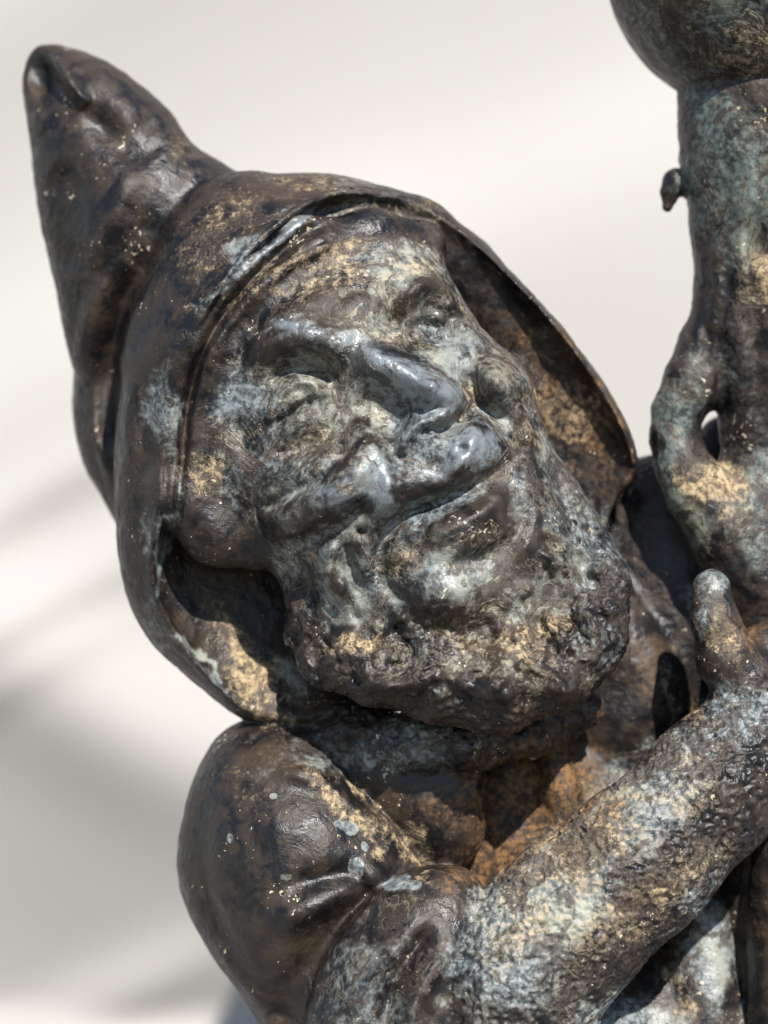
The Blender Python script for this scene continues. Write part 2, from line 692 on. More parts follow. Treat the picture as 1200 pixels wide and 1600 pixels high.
M_BRONZE = bronze("aged_bronze")
M_LAMP = bronze("aged_lamp_bronze", (.105, .130, .120), (.155, .165, .130))
M_CLOTH = cloth_mat()

# ------------------------------------------------------------------ backdrop cloth
FLOOR = (800 - 2005) * S


def build_cloth():
    nu, nv = 300, 640
    xs = np.linspace(-.75, .95, nu)
    # profile: down the backdrop, round the corner, forward over the table
    L = np.linspace(0, 1, nv)
    yb = .45
    top, r = .75, .02
    l1 = top - (FLOOR + r); l2 = r * math.pi / 2; l3 = .66
    s = L * (l1 + l2 + l3)
    X, Sg = np.meshgrid(xs, s, indexing='ij')
    Z = np.where(Sg < l1, top - Sg, np.where(Sg < l1 + l2, FLOOR + r - r * np.sin(np.clip((Sg - l1) / r, 0, math.pi / 2)), FLOOR))
    Y = np.where(Sg < l1, yb, np.where(Sg < l1 + l2, yb - r * (1 - np.cos(np.clip((Sg - l1) / r, 0, math.pi / 2))), yb - r - (Sg - l1 - l2)))
    # folds lie aslant over the hanging cloth
    px = 600 + X / (S * 1.4); py = 800 - Z / (S * 1.4)
    q = py + .48 * px + 26 * np.sin(px / 210.) + 6 * np.sin(px / 71. + 1)

    def fold(c, wd, a, x0=-1e5, x1=1e5, f=200.):
        e = 1 / (1 + np.exp(-(px - x0) / f * 4)) / (1 + np.exp((px - x1) / f * 4))
        return a * np.exp(-((q - c) / wd) ** 2) * e
    d = np.zeros_like(X)
    d += .034 / (1 + np.exp(-(q - 610 - .10 * (px - 700)) / 55.))
    d += fold(800, 48, .006, x1=260) + fold(985, 55, .009, x1=280) + fold(1080, 40, .004, x1=200)
    d += fold(1690, 60, .010, x1=300)
    d += fold(-40, 200, .012)
    q2 = py - .32 * px + 30 * np.sin(px / 120. + 2)
    d -= .46 * 1.4 * S * 70 * np.log1p(np.exp(np.clip((q2 - 1195) / 70., -30, 30)))      # below its lowest swell the cloth leans back
    d += .016 * np.exp(-((q2 - 1060) / 140) ** 2)
    wgt = np.clip((Sg < l1 + l2 * .5) * 1., 0, 1)
    Y = Y - d * wgt
    V = np.stack([X, Y, Z], -1).reshape(-1, 3)
    i = np.arange(nu - 1)[:, None] * nv + np.arange(nv - 1)[None, :]
    Q = np.stack([i, i + 1, i + nv + 1, i + nv], -1).reshape(-1, 4)
    o = new_mesh("backdrop_cloth", V, Q, None, M_CLOTH, {}, None, np.zeros(3))
    so = o.modifiers.new("thickness", 'SOLIDIFY'); so.thickness = .0012; so.offset = -1
    o["kind"] = "structure"
    o["label"] = "white cloth hung in soft slanting folds behind the statue"
    return o


build_cloth()

# ------------------------------------------------------------------ the gnome: volumes
hood_main = Pillow([(250, 345), (300, 297), (350, 274), (400, 268), (440, 275), (500, 271), (560, 282), (640, 306), (705, 344),
                    (765, 394), (825, 455), (885, 520), (935, 590), (974, 650), (1000, 716), (990, 748), (950, 790), (935, 900),
                    (900, 1000), (820, 1075), (700, 1100), (545, 1118), (500, 1133), (440, 1140), (380, 1124), (338, 1094),
                    (280, 1044), (235, 1002), (202, 942), (187, 880), (184, 820), (182, 760), (181, 700), (186, 645), (197, 602),
                    (188, 560), (204, 490), (238, 410)], c=0, kf=.66, kb=.62)
hood_tip = Pillow([(62, 65), (112, 72), (170, 98), (240, 148), (275, 190), (300, 232), (345, 258), (400, 290), (420, 420), (330, 560),
                   (200, 640), (118, 600), (104, 530), (88, 450), (68, 370), (53, 280), (43, 190), (32, 125), (42, 82)],
                  c=-105, kf=.72, kb=.7, tilt=(.16, .0))
hood_lobe = Pillow([(160, 445), (126, 525), (112, 600), (114, 660), (120, 695), (140, 742), (165, 784), (186, 828), (260, 850), (330, 700),
                    (320, 520), (250, 420)], c=-150, kf=.9, kb=.7, tilt=(.30, 0))
hood_cavity = Pillow([(478, 333), (530, 311), (600, 309), (660, 326), (722, 370), (792, 436), (852, 502), (908, 573), (952, 640),
                      (978, 700), (988, 735), (970, 765), (945, 900), (880, 1050), (760, 1115), (560, 1118), (500, 1122), (445, 1124),
                      (392, 1110), (322, 1046), (264, 957), (246, 882), (264, 812), (266, 722), (280, 650), (303, 565), (343, 480),
                      (402, 400)], c=62, kf=.5, kb=.23, tilt=(-.08, .03), front_open=True)
face_base = Pillow([(285, 700), (292, 620), (322, 530), (415, 422), (490, 378), (570, 362), (645, 374), (694, 412), (720, 468), (762, 533),
                    (818, 568), (842, 630), (852, 690), (905, 760), (955, 840), (984, 905), (976, 962), (952, 1035), (920, 1078),
                    (860, 1118), (780, 1142), (715, 1122), (660, 1096), (560, 1084), (500, 1048), (458, 980), (440, 900), (400, 850),
                    (340, 800), (292, 760)], c=60, kf=.68, kb=.4)

# ---- face relief
R = Relief(230)
st, bl = R.stroke, R.blob
# brows and forehead
bl(470, 480, 110, 70, 14, -35)
st([(380, 585), (415, 545), (468, 522), (512, 535), (560, 556)], [24, 27, 28, 28, 30], [8, 22, 32, 32, 14], .15)
st([(395, 520), (450, 482), (520, 452), (572, 452)], 22, 8)
st([(408, 498), (460, 462), (530, 436)], 9, -6)
st([(520, 500), (552, 478), (580, 462)], 15, -9)
st([(580, 425), (586, 465), (582, 505)], 18, [6, 10, 6], .3)
st([(606, 432), (613, 480), (606, 525)], 16, [-12, -20, -14], .2)
st([(625, 505), (642, 458), (676, 438), (706, 462), (716, 490)], 18, [16, 26, 28, 22, 14], .15)
bl(668, 520, 54, 42, -66, 25)
st([(622, 538), (634, 503), (668, 488), (702, 500)], 8, 15, .15)
st([(628, 552), (660, 530), (700, 520)], 7, -10)
bl(668, 545, 40, 18, 22, 10)
bl(670, 520, 26, 14, 14, 15)
st([(722, 560), (738, 528), (722, 486)], 18, 20)
# eye socket with lid and bag
bl(484, 640, 84, 68, -60, -28, 2.3)
bl(470, 640, 50, 36, 40, -35)
st([(416, 662), (436, 620), (468, 596), (494, 604), (492, 626)], [9, 10, 11, 11, 9], 17, .1)
st([(430, 666), (456, 643), (490, 624)], 6, -20, .1)
st([(452, 634), (474, 618)], 9, 10)
st([(428, 684), (462, 662), (500, 636)], 10, 6, .15)
st([(440, 690), (476, 668), (512, 640)], 10, 10)
st([(420, 708), (460, 706), (505, 684), (532, 650)], 9, -10)
st([(412, 600), (450, 574), (500, 578), (530, 606)], 12, -16)
st([(362, 640), (378, 686), (402, 730)], 19, -15)
st([(345, 560), (330, 620), (332, 690)], 18, 10)
# nose: long bridge, ball, nostril wing
st([(556, 552), (600, 574), (650, 598), (698, 622)], [40, 46, 48, 46], [8, 20, 34, 38], .2)
st([(545, 545), (600, 566), (650, 589), (692, 612)], [30, 26, 24, 24], [12, 25, 30, 28], .15)
bl(694, 618, 27, 25, 46)
st([(560, 610), (600, 640), (640, 660)], 40, [-10, -24, -20], .15)
bl(618, 672, 26, 30, -8, -20)
st([(655, 580), (700, 582), (735, 606), (760, 640)], 14, -14)
st([(628, 716), (632, 686), (655, 666), (690, 655), (716, 644)], [9, 11, 12, 11, 9], [16, 32, 34, 28, 14], .12)
bl(672, 690, 28, 22, 14)
bl(664, 672, 14, 9, -16, -25)
st([(748, 632), (724, 652), (700, 668), (672, 672)], [13, 13, 12, 11], [-34, -46, -40, -24], .15)
bl(618, 722, 18, 24, -22)
# right cheek
bl(788, 592, 44, 38, 66, 30, 2.3)
st([(735, 562), (742, 610), (768, 645), (806, 668)], 15, -30)
st([(800, 640), (826, 660), (838, 700)], 14, 16)
st([(775, 665), (800, 690), (830, 705)], 9, -14)
# muzzle, mouth, lower lip
bl(742, 690, 50, 42, 36, 0, 2.1)
bl(696, 740, 72, 40, 28, -28, 2.1)
st([(752, 660), (736, 690), (720, 722), (708, 754)], 10, 12)
st([(700, 680), (690, 715), (676, 745)], 12, -10)
bl(722, 703, 6, 6, -24)
bl(738, 656, 4.5, 4.5, -12)
st([(806, 704), (780, 733), (740, 760), (692, 782), (642, 800), (612, 822), (598, 850), (592, 892)], [9, 10, 11, 12, 13, 14, 14, 14], [-10, -18, -24, -30, -32, -30, -24, -10], .1)
st([(700, 796), (645, 822)], 10, -8)
st([(645, 850), (690, 852), (750, 836), (806, 800)], [24, 28, 30, 26], [12, 20, 22, 16], .2)
st([(652, 836), (700, 824), (756, 796), (802, 762)], [14, 17, 18, 16], [14, 26, 28, 18], .2)
st([(826, 760), (822, 800), (790, 850), (740, 875), (690, 884)], 12, [-2, -6, -10, -12, -10], .12)
bl(690, 928, 64, 42, 44, -8, 2.4)
st([(815, 735), (838, 790), (830, 850), (800, 890)], 24, 14)
# cheek apple and laugh lines
bl(540, 748, 60, 48, 50, -30, 2.)
bl(470, 806, 74, 36, 42, -22, 2.3)
st([(560, 626), (578, 690), (606, 748), (592, 818)], [22, 28, 32, 30], [10, 18, 26, 24], .2)
st([(572, 700), (588, 744), (566, 796), (505, 834), (430, 848)], 13, -15, .2)
st([(546, 682), (512, 738), (455, 774), (398, 800)], 11, -24, .15)
bl(565, 829, 7, 6, -30)
st([(530, 838), (510, 872), (522, 908), (556, 938)], 17, 22, .25)
st([(552, 846), (546, 886), (572, 926)], 11, -24, .2)
st([(590, 866), (602, 910), (642, 948)], 14, -16, .2)
st([(484, 862), (476, 906), (505, 950)], 12, -18, .2)
st([(600, 880), (630, 870), (650, 890)], 12, 10)
# far side of the beard
st([(862, 720), (890, 800), (905, 870), (935, 930)], 12, -20, .15)
st([(885, 720), (925, 790), (955, 860)], 14, 12)
st([(905, 760), (930, 840), (968, 930)], 7, -10)
st([(840, 880), (880, 930), (900, 1000)], 14, -12)
# beard locks along the jaw
brng = np.random.default_rng(3)
for i in range(95):
    t = brng.random()
    path = np.array([(470, 960), (520, 1020), (600, 1050), (690, 1060), (780, 1070), (860, 1050), (920, 1000), (940, 930)], float)
    k = t * (len(path) - 1.001); a = int(k)
    c = path[a] + (path[a + 1] - path[a]) * (k - a) + brng.normal(0, 1, 2) * np.array([16, 34])
    ang = brng.uniform(-1.2, 1.2) + math.pi / 2
    ln = brng.uniform(14, 34)
    bend = brng.uniform(-.9, .9)
    pts = [(c[0] + ln * (u) * math.cos(ang + bend * u), c[1] + ln * u * math.sin(ang + bend * u)) for u in (-.8, -.2, .4, 1)]
    st(pts, brng.uniform(6, 12), brng.choice([-1, 1], p=[.55, .45]) * brng.uniform(4, 11), .2)
for i in range(40):
    bl(brng.uniform(520, 920), brng.uniform(985, 1085), brng.uniform(14, 30), brng.uniform(12, 22), brng.uniform(6, 17), brng.uniform(0, 180))
# curls of the beard, from under the lip to the jaw and up the far cheek
beard_zone = smooth_poly([(500, 930), (560, 940), (620, 955), (700, 965), (780, 930), (830, 880), (862, 800), (880, 740), (930, 800), (972, 900), (960, 980), (930, 1060), (860, 1105),
                          (780, 1125), (690, 1100), (560, 1075), (490, 1020)])
n_c = 0
while n_c < 95:
    cx, cy = brng.uniform(480, 980), brng.uniform(740, 1130)
    if not inside_poly(beard_zone, np.array([cx]), np.array([cy]))[0]:
        continue
    n_c += 1
    r0 = brng.uniform(8, 19); a0 = brng.uniform(0, 6.3); sw = brng.uniform(2.0, 4.4) * brng.choice([-1, 1])
    arc = [(cx + r0 * (1 - .5 * u) * math.cos(a0 + sw * u), cy + r0 * (1 - .5 * u) * 1.15 * math.sin(a0 + sw * u)) for u in (0, .25, .5, .75, 1)]
    st(arc, brng.uniform(5, 9), brng.uniform(4, 10), .3)
    bl(cx, cy, r0 * .5, r0 * .5, -brng.uniform(1, 4))
face_relief = R.done(1)

# ---- hood relief
R = Relief(170)
st, bl = R.stroke, R.blob
st([(520, 300), (482, 330), (440, 362), (400, 398), (345, 470), (312, 540)], 19, [8, 24, 28, 26, 20, 10], .1)      # rolled rim
st([(290, 640), (272, 720), (262, 800), (240, 880), (258, 955), (318, 1046), (388, 1116)], 15, 18, .1)
st([(255, 330), (300, 300), (360, 285)], 26, -10)
st([(240, 560), (225, 700), (222, 840), (240, 960)], 20, -8)
st([(205, 520), (200, 640), (198, 760)], 16, 9)
st([(300, 360), (280, 470), (245, 600)], 40, 8)
st([(420, 300), (360, 350), (310, 430)], 30, -7)
bl(200, 602, 18, 22, 10)
st([(244, 560), (232, 660), (236, 760)], 26, -9)
st([(500, 320), (560, 298), (640, 318)], 14, 8)
st([(265, 470), (236, 560), (222, 650)], 15, 7)
hood_relief = R.done()

# the peak: cap end with a dark dimple and a crest line
R = Relief(0)
st, bl = R.stroke, R.blob
st([(66, 74), (88, 101), (112, 132), (138, 168)], [8, 9, 10, 14], [16, 34, 32, 10], .1)
bl(58, 108, 24, 40, -46, -15, 2.4)
bl(85, 165, 40, 40, -12)
bl(166, 205, 44, 22, -22, 42)
bl(205, 245, 26, 20, -10, 42)
st([(240, 175), (225, 215), (250, 250)], 22, -10)
st([(130, 100), (180, 150), (225, 200)], 30, 8)
st([(45, 160), (60, 190), (70, 200)], 12, 8)
st([(240, 250), (180, 320), (120, 420)], 40, 10)
st([(90, 240), (105, 330), (110, 440)], 30, -14)
st([(250, 330), (215, 400), (160, 470)], 22, -12)
st([(215, 270), (185, 340), (140, 430)], 14, 7)
tip_relief = R.done()

R = Relief(180)
st, bl = R.stroke, R.blob
st([(258, 866), (276, 800), (284, 720), (290, 650), (306, 580), (338, 510), (386, 446), (436, 396), (486, 358), (540, 342)], [7, 7, 6, 6, 6.5, 7, 8, 9, 11, 12], [-10, -16, -20, -24, -26, -26, -26, -26, -22, -12], .1)
groove = R.done()
R = Relief(-40)
st, bl = R.stroke, R.blob
st([(255, 372), (232, 430), (196, 486), (174, 560), (168, 640), (172, 720)], [15, 18, 20, 20, 18, 14], [-14, -30, -40, -42, -34, -14], .15)
st([(205, 400), (160, 462), (132, 530), (124, 600)], [14, 14, 14, 14], [6, 13, 15, 8], .2)
st([(262, 380), (236, 440), (214, 500), (200, 570), (206, 640), (200, 720)], 15, [6, 12, 14, 14, 12, 6], .15)
st([(140, 640), (150, 700), (168, 760)], 12, 12)
st([(130, 690), (150, 740), (175, 790)], 8, -10)
folds = R.done()

# thin lip between hood and brow
lip = Tube([(302, 690, 168, 6), (308, 640, 172, 9), (322, 575, 182, 9), (345, 522, 188, 9), (395, 462, 190, 8), (450, 415, 186, 7), (510, 385, 176, 6)], 4)
cheek_fill = Tube([(290, 690, 128, 46), (296, 780, 124, 48), (340, 830, 118, 48), (400, 850, 112, 40)], 30)
brow_fill = Tube([(290, 640, 132, 44), (322, 540, 146, 46), (395, 446, 146, 48), (478, 392, 130, 46), (580, 372, 92, 40), (660, 382, 52, 36)], 30)
band_fill = Tube([(465, 372, 70, 36), (560, 345, 30, 36), (650, 360, -5, 40), (720, 420, -30, 44), (780, 500, -44, 44)], 30)
ear_lock = Tube([(455, 880, 110, 20), (468, 940, 130, 22), (500, 1000, 130, 20)], 12)
ear_hollow = Tube([(345, 885, 120, 18), (395, 903, 84, 36), (440, 925, 60, 32)], 12)
beard_roll = Tube([(478, 985, 130, 34), (520, 1030, 158, 44), (600, 1050, 190, 50), (690, 1065, 215, 58), (780, 1078, 225, 62), (865, 1050, 200, 60), (915, 990, 165, 58), (935, 920, 120, 50)], 26)

# ---- robe
shoulder = Pillow([(362, 1128), (328, 1166), (300, 1225), (285, 1285), (279, 1345), (284, 1392), (302, 1436), (336, 1494), (382, 1552),
                   (412, 1605), (440, 1700), (450, 1800), (620, 1850), (720, 1560), (760, 1440), (715, 1370), (660, 1300), (600, 1220), (540, 1150),
                   (470, 1110)], c=-10, kf=1.0, kb=.7)
chest = Ball(800, 1330, -110, 300, 240, 150)
lapel = Pillow([(500, 1160), (640, 1140), (720, 1150), (757, 1180), (760, 1260), (756, 1312), (735, 1350), (700, 1372), (640, 1340), (580, 1290), (530, 1240)],
               c=70, kf=.62, kb=1., tilt=(.05, -.05))
lower = Pillow([(420, 1560), (700, 1500), (1000, 1480), (1230, 1420), (1290, 1600), (1300, 1980), (900, 2012), (430, 1990), (400, 1800)], c=-60, kf=.5, kb=.6)
scarf = Tube([(500, 1158, 30, 36), (560, 1154, 66, 46), (640, 1158, 104, 42), (740, 1160, 112, 40), (830, 1138, 92, 38), (900, 1110, 50, 36)], 20)
cape = Pillow([(930, 760), (975, 725), (1020, 711), (1080, 700), (1105, 655), (1150, 640), (1220, 700), (1240, 900), (1220, 1150), (1050, 1260), (900, 1260),
               (860, 1000)], c=-150, kf=.45, kb=.5)
cowl = Pillow([(930, 850), (985, 925), (1035, 995), (1072, 1062), (1076, 1110), (1055, 1160), (995, 1215), (900, 1240), (850, 1100), (870, 900)], c=-60, kf=.5, kb=.5, tilt=(.12, 0))
cowl_hole = Tube([(925, 1010, 66, 50), (955, 1080, 60, 62), (945, 1150, 60, 44)], 20)
chest_fold = Tube([(862, 1165, 20, 22), (880, 1240, 30, 28), (880, 1300, 24, 22), (850, 1350, 20, 24)], 12)
chest_fold2 = Tube([(792, 1180, 10, 16), (785, 1260, 10, 16), (800, 1330, 10, 16)], 12)
cuff_lobe = Pillow([(476, 1640), (480, 1590), (494, 1535), (520, 1470), (565, 1412), (622, 1370), (690, 1350), (745, 1362), (775, 1430), (790, 1600), (800, 1760),
                    (640, 1800), (490, 1740)], c=196, kf=.7, kb=1.8)
forearm = Tube([(800, 1850, 120, 150), (785, 1640, 175, 136), (790, 1545, 195, 128), (880, 1450, 195, 116), (1000, 1345, 180, 109), (1110, 1235, 150, 100), (1200, 1130, 110, 92)], 40)
knee_a = Tube([(930, 1640, 20, 105), (940, 1900, 20, 110)], 0)
knee_b = Tube([(1098, 1440, -10, 52), (1102, 1560, 10, 60), (1095, 1900, 10, 70)], 0)
knee_c = Tube([(1225, 1290, 60, 50), (1228, 1450, 70, 60), (1240, 1900, 40, 70)], 0)
# hand
hand = Ball(1225, 1060, 70, 110, 95, 62, -20)
thumb = Tube([(1112, 920, 118, 29), (1116, 970, 128, 36), (1136, 1030, 122, 46), (1180, 1075, 100, 52)], 12)
fing = [Tube([(1245, 1010 + 46 * i, 95, 30), (1330, 985 + 46 * i, 60, 27), (1345, 975 + 46 * i, -20, 25), (1300, 970 + 46 * i, -80, 23)], 10) for i in range(4)]

# sleeve folds
R = Relief(200)
st, bl = R.stroke, R.blob
st([(500, 1600), (520, 1520), (575, 1440), (650, 1385)], 14, -14)
st([(600, 1590), (620, 1510), (680, 1430)], 13, -24)
st([(560, 1600), (580, 1520), (640, 1440)], 16, 17)
st([(640, 1600), (650, 1540), (700, 1460)], 14, 20)
cuff_relief = R.done()
R = Relief(150)
st, bl = R.stroke, R.blob
st([(400, 1195), (500, 1215), (580, 1275), (650, 1330)], 18, 22)
st([(540, 1200), (620, 1270), (690, 1340)], 14, -20)
st([(330, 1230), (312, 1300), (320, 1400), (370, 1500)], 18, -20)
st([(320, 1480), (365, 1530), (420, 1590)], 16, 20)
st([(400, 1440), (520, 1400), (620, 1340)], 20, 17)
st([(390, 1300), (480, 1280), (560, 1310)], 40, 10)
st([(440, 1380), (540, 1360), (600, 1400)], 16, -16)
st([(440, 1620), (475, 1530), (535, 1440), (600, 1400)], 42, -46, .1)
robe_relief = R.done()

NAMES = ["hood", "hood_peak", "face", "beard", "robe", "lapel", "neck_scarf", "cape", "sleeve", "cuff", "hand", "thumb", "skirt",
         "nose", "eye", "eye", "lower_lip", "upper_lip", "cheek"]
TREE = {1: 0, 13: 2, 14: 2, 15: 2, 16: 2, 17: 2, 18: 2, 5: 4, 9: 8, 11: 10}


def front_w(d, lo, hi):
    t = np.clip((d - lo) / (hi - lo), 0, 1)
    return t * t * (3 - 2 * t)


def gnome(x, y, d, labels=False):
    # hood
    d0 = d
    d = d0 - groove(x, y) * front_w(d0, 40, 110) - folds(x, y) * front_w(d0, -150, -50)
    hd = d - hood_relief(x, y) * front_w(d, 0, 80)
    f_main = hood_main(x, y, hd)
    f_tip = hood_tip(x, y, d - tip_relief(x, y) * front_w(d, -150, -100))
    f_lobe = hood_lobe(x, y, d)
    f = smin(f_main, smin(f_tip, f_lobe, 8), 9)
    cav = hood_cavity(x, y, d)
    f = smax(f, -cav, 22)
    f = smax(f, -ear_hollow(x, y, d), 14)
    f_hood = f
    # head
    fd = d - face_relief(x, y) * front_w(d, 60, 150)
    f_face = face_base(x, y, fd)
    f_beard = beard_roll(x, y, d - face_relief(x, y) * front_w(d, 60, 150))
    f_face2 = smin(smin(f_face, cheek_fill(x, y, d), 40), brow_fill(x, y, d), 30)
    f_head = smin(smin(f_face2, f_beard, 34), ear_lock(x, y, d), 16)
    f_hood = smin(f_hood, band_fill(x, y, d), 30)
    f = smin(f_hood, f_head, 9)
    f = smin(f, lip(x, y, d), 5)
    # robe
    d = d0
    rd = d - robe_relief(x, y) * front_w(d, 0, 80)
    f_sh = shoulder(x, y, rd)
    f_robe = smin(smin(f_sh, chest(x, y, d), 40), smin(chest_fold(x, y, d), chest_fold2(x, y, d), 10), 24)
    f_lap = lapel(x, y, d)
    f_scarf = scarf(x, y, d)
    f_low = smin(lower(x, y, d), smin(knee_a(x, y, d), smin(knee_b(x, y, d), knee_c(x, y, d), 6), 6), 14)
    f_cape = smin(cape(x, y, d), cowl(x, y, d), 24)
    f_cape = smax(f_cape, -cowl_hole(x, y, d), 20)
    f_cuff = cuff_lobe(x, y, d - cuff_relief(x, y) * front_w(d, 60, 120))
    f_arm = forearm(x, y, d)
    f_hand = hand(x, y, d)
    for q in fing:
        f_hand = smin(f_hand, q(x, y, d), 12)
    f_th = thumb(x, y, d)
    body = smin(f_robe, f_lap, 8)
    body = smin(body, f_low, 20)
    body = smin(body, f_cape, 16)
    body = smin(body, f_scarf, 14)
    body = smin(body, f_cuff, 10)
    body = smin(body, f_arm, 4)
    body = smin(body, smin(f_hand, f_th, 20), 24)
    F = smin(f, body, 8)
    if not labels:
        return F
    allf = np.stack([smax(np.minimum(f_main, f_lobe), -cav, 5), np.where(f_main > 0, f_tip, 99), f_face2 - 1, f_beard - 3, f_robe, f_lap, f_scarf, f_cape, f_arm, f_cuff, f_hand, f_th, f_low], 0)
    lab = allf.argmin(0)
    # features of the face, by where they lie on it
    isf = lab == 2
    fr = d > 120

    def region(pts):
        return inside_poly(smooth_poly([P(a, b, 250) for a, b in pts]), x, y) & fr & isf
    reg = [(18, [(430, 760), (520, 700), (585, 700), (590, 770), (560, 815), (480, 850), (400, 850)]),
           (17, [(640, 700), (720, 655), (790, 660), (800, 712), (740, 758), (690, 782), (620, 812), (605, 770)]),
           (16, [(612, 830), (690, 795), (760, 760), (815, 740), (836, 790), (800, 850), (720, 885), (640, 890)]),
           (14, [(415, 660), (440, 600), (485, 585), (515, 610), (500, 660), (440, 690)]),
           (15, [(622, 525), (650, 490), (700, 495), (712, 530), (680, 555), (635, 555)]),
           (13, [(550, 555), (590, 548), (680, 585), (728, 605), (735, 640), (705, 665), (650, 690), (620, 700), (610, 660), (570, 600)])]
    for k, pts in reg:
        lab = np.where(region(pts), k, lab)
    return F, lab


print("setup", round(time.time() - T0, 1))
V, Q = sculpt(gnome, (-20, 30, -330), (1400, 2030, 420), 8.0)
lab = par(lambda x, y, d: gnome(x, y, d, True)[1], V)

# ---- cast roughness
N = vnormals(V, Q)
if np.mean((N * (V - V.mean(0))).sum(1)) < 0:
    N = -N
px = 600 + (V[:, 0] - 600) * DC / (DC - V[:, 2]); py = 800 + (V[:, 1] - 800) * DC / (DC - V[:, 2])


def soft(a, lo, hi):
    t = np.clip((a - lo) / (hi - lo), 0, 1)
    return t * t * (3 - 2 * t)


def spots(lst, warp=46., hard=1.):
    """soft-edged stains: (x, y, rx, ry, rot, amount)"""
    wx = (px + wn1 * warp).astype(np.float32); wy = (py + wn2 * warp).astype(np.float32)
    out = np.zeros(len(V), np.float32)
    for x, y, rx, ry, rot, a in lst:
        c, s = math.cos(math.radians(rot)), math.sin(math.radians(rot))
        r = ((wx - x) * c + (wy - y) * s) ** 2 / rx ** 2 + (-(wx - x) * s + (wy - y) * c) ** 2 / ry ** 2
        k = r < 6
        out[k] = np.maximum(out[k], a * np.exp(-r[k] ** hard * .75))
    return out


wn1 = fbm(V, 60, 3, off=3.1); wn2 = fbm(V, 60, 3, off=9.7)
n_fine = fbm(V, 16, 3, .6)
n_mid = fbm(V, 55, 3, .5, off=4)
crust = np.maximum(fbm(V, 26, 3, .6, off=21), 0)
is_arm = np.isin(lab, [8]); is_beard = lab == 3; is_face = np.isin(lab, [2, 13, 14, 15, 16, 17, 18])
arm_soft = soft(-forearm(V[:, 0], V[:, 1], V[:, 2]), -12, 0)
beard_soft = soft(-beard_roll(V[:, 0], V[:, 1], V[:, 2]), -22, -4)
curl = 1 - np.abs(fbm(V + np.stack([wn1, wn2, wn1], 1) * 10, 13, 2, .5, off=33)) * 3.2
disp = 1.1 * n_fine + 2.2 * n_mid
disp += arm_soft * (curl * 2.6 - 1.5)
disp += beard_soft * (curl * 1.2 + 4.5 * n_fine + 5 * n_mid)
disp += 4 * crust * soft(py, 820, 1000) * is_face
scarf_soft = soft(-scarf(V[:, 0], V[:, 1], V[:, 2]), -16, -2)
disp += scarf_soft * (9 * n_mid + 10 * crust + 4 * n_fine)
V2 = V + N * disp[:, None]

# ---- patina: dust, verdigris, earth, polish
dust = spots([(400, 1060, 34, 70, -35, .95), (350, 1000, 26, 50, -35, .7), (420, 440, 120, 24, -42, .55), (520, 400, 70, 22, -12, .7),
              (490, 700, 70, 60, 0, .5), (330, 745, 46, 40, 0, .75), (550, 755, 26, 24, 0, .8), (480, 620, 70, 50, 0, .4),
              (560, 1010, 60, 22, 10, .85), (720, 990, 90, 50, 0, .55), (840, 1010, 70, 50, 0, .7), (690, 1060, 130, 40, 0, .35),
              (700, 1050, 230, 55, 0, .42), (880, 960, 70, 90, 0, .4), (620, 870, 45, 50, 0, .55), (740, 850, 60, 24, -15, .5), (780, 910, 60, 40, 0, .45), (500, 450, 80, 36, -20, .55),
              (540, 1250, 120, 20, 35, .75), (620, 1320, 60, 16, 35, .7), (400, 1235, 70, 26, 10, .35),
              (900, 1340, 260, 60, -41, .62), (820, 1450, 130, 70, -41, .55), (1000, 1420, 180, 50, -41, .62), (1060, 1230, 70, 60, 0, .6),
              (1135, 985, 16, 46, -15, 1.0), (1060, 1080, 16, 70, -12, .65), (1110, 1180, 80, 30, -35, .45), (560, 1560, 60, 90, 20, .3),
              (640, 1400, 90, 30, -30, .3), (350, 350, 120, 70, -40, .46), (290, 250, 60, 24, 30, .4), (470, 300, 110, 24, 5, .5), (620, 320, 80, 16, 15, .45), (290, 480, 40, 90, 20, .32),
              (890, 650, 60, 60, 40, .55), (820, 520, 50, 30, 45, .4), (160, 300, 60, 90, 20, .22), (1060, 1560, 18, 70, -12, .6), (960, 1300, 30, 16, 0, .4)])
verd = spots([(620, 600, 130, 60, 25, .85), (690, 690, 130, 70, 0, .8), (600, 760, 40, 90, -5, .95), (660, 500, 70, 60, 0, .55),
              (800, 600, 50, 60, 0, .7), (520, 550, 110, 36, 20, .6), (700, 900, 80, 60, 0, .85), (520, 880, 30, 60, 20, .8), (900, 850, 70, 120, -25, .6),
              (480, 780, 90, 40, -25, .6), (440, 610, 60, 40, 0, .45), (262, 650, 26, 80, 6, .72), (268, 760, 15, 70, 0, .6), (370, 420, 110, 16, -48, .75),
              (250, 880, 18, 90, 0, .9), (300, 1030, 80, 10, 40, .9), (600, 1170, 240, 40, 0, .6), (450, 1040, 40, 30, 30, .7),
              (910, 1330, 260, 46, -41, 1.3), (860, 1480, 150, 60, -41, 1.0), (560, 1540, 50, 110, 25, .6), (1150, 1120, 70, 60, 0, .85), (730, 1520, 40, 26, -20, .95), (620, 1580, 70, 40, 0, .6),
              (1110, 1500, 50, 120, 0, .95), (980, 1590, 90, 40, 0, 1.), (1110, 930, 26, 50, 0, .9), (560, 290, 90, 14, 5, .5),
              (640, 1480, 40, 60, 0, .4), (930, 1000, 40, 70, 0, .5), (720, 1040, 220, 60, 0, .5), (70, 290, 30, 60, 0, .3), (590, 470, 30, 60, 0, .8)])
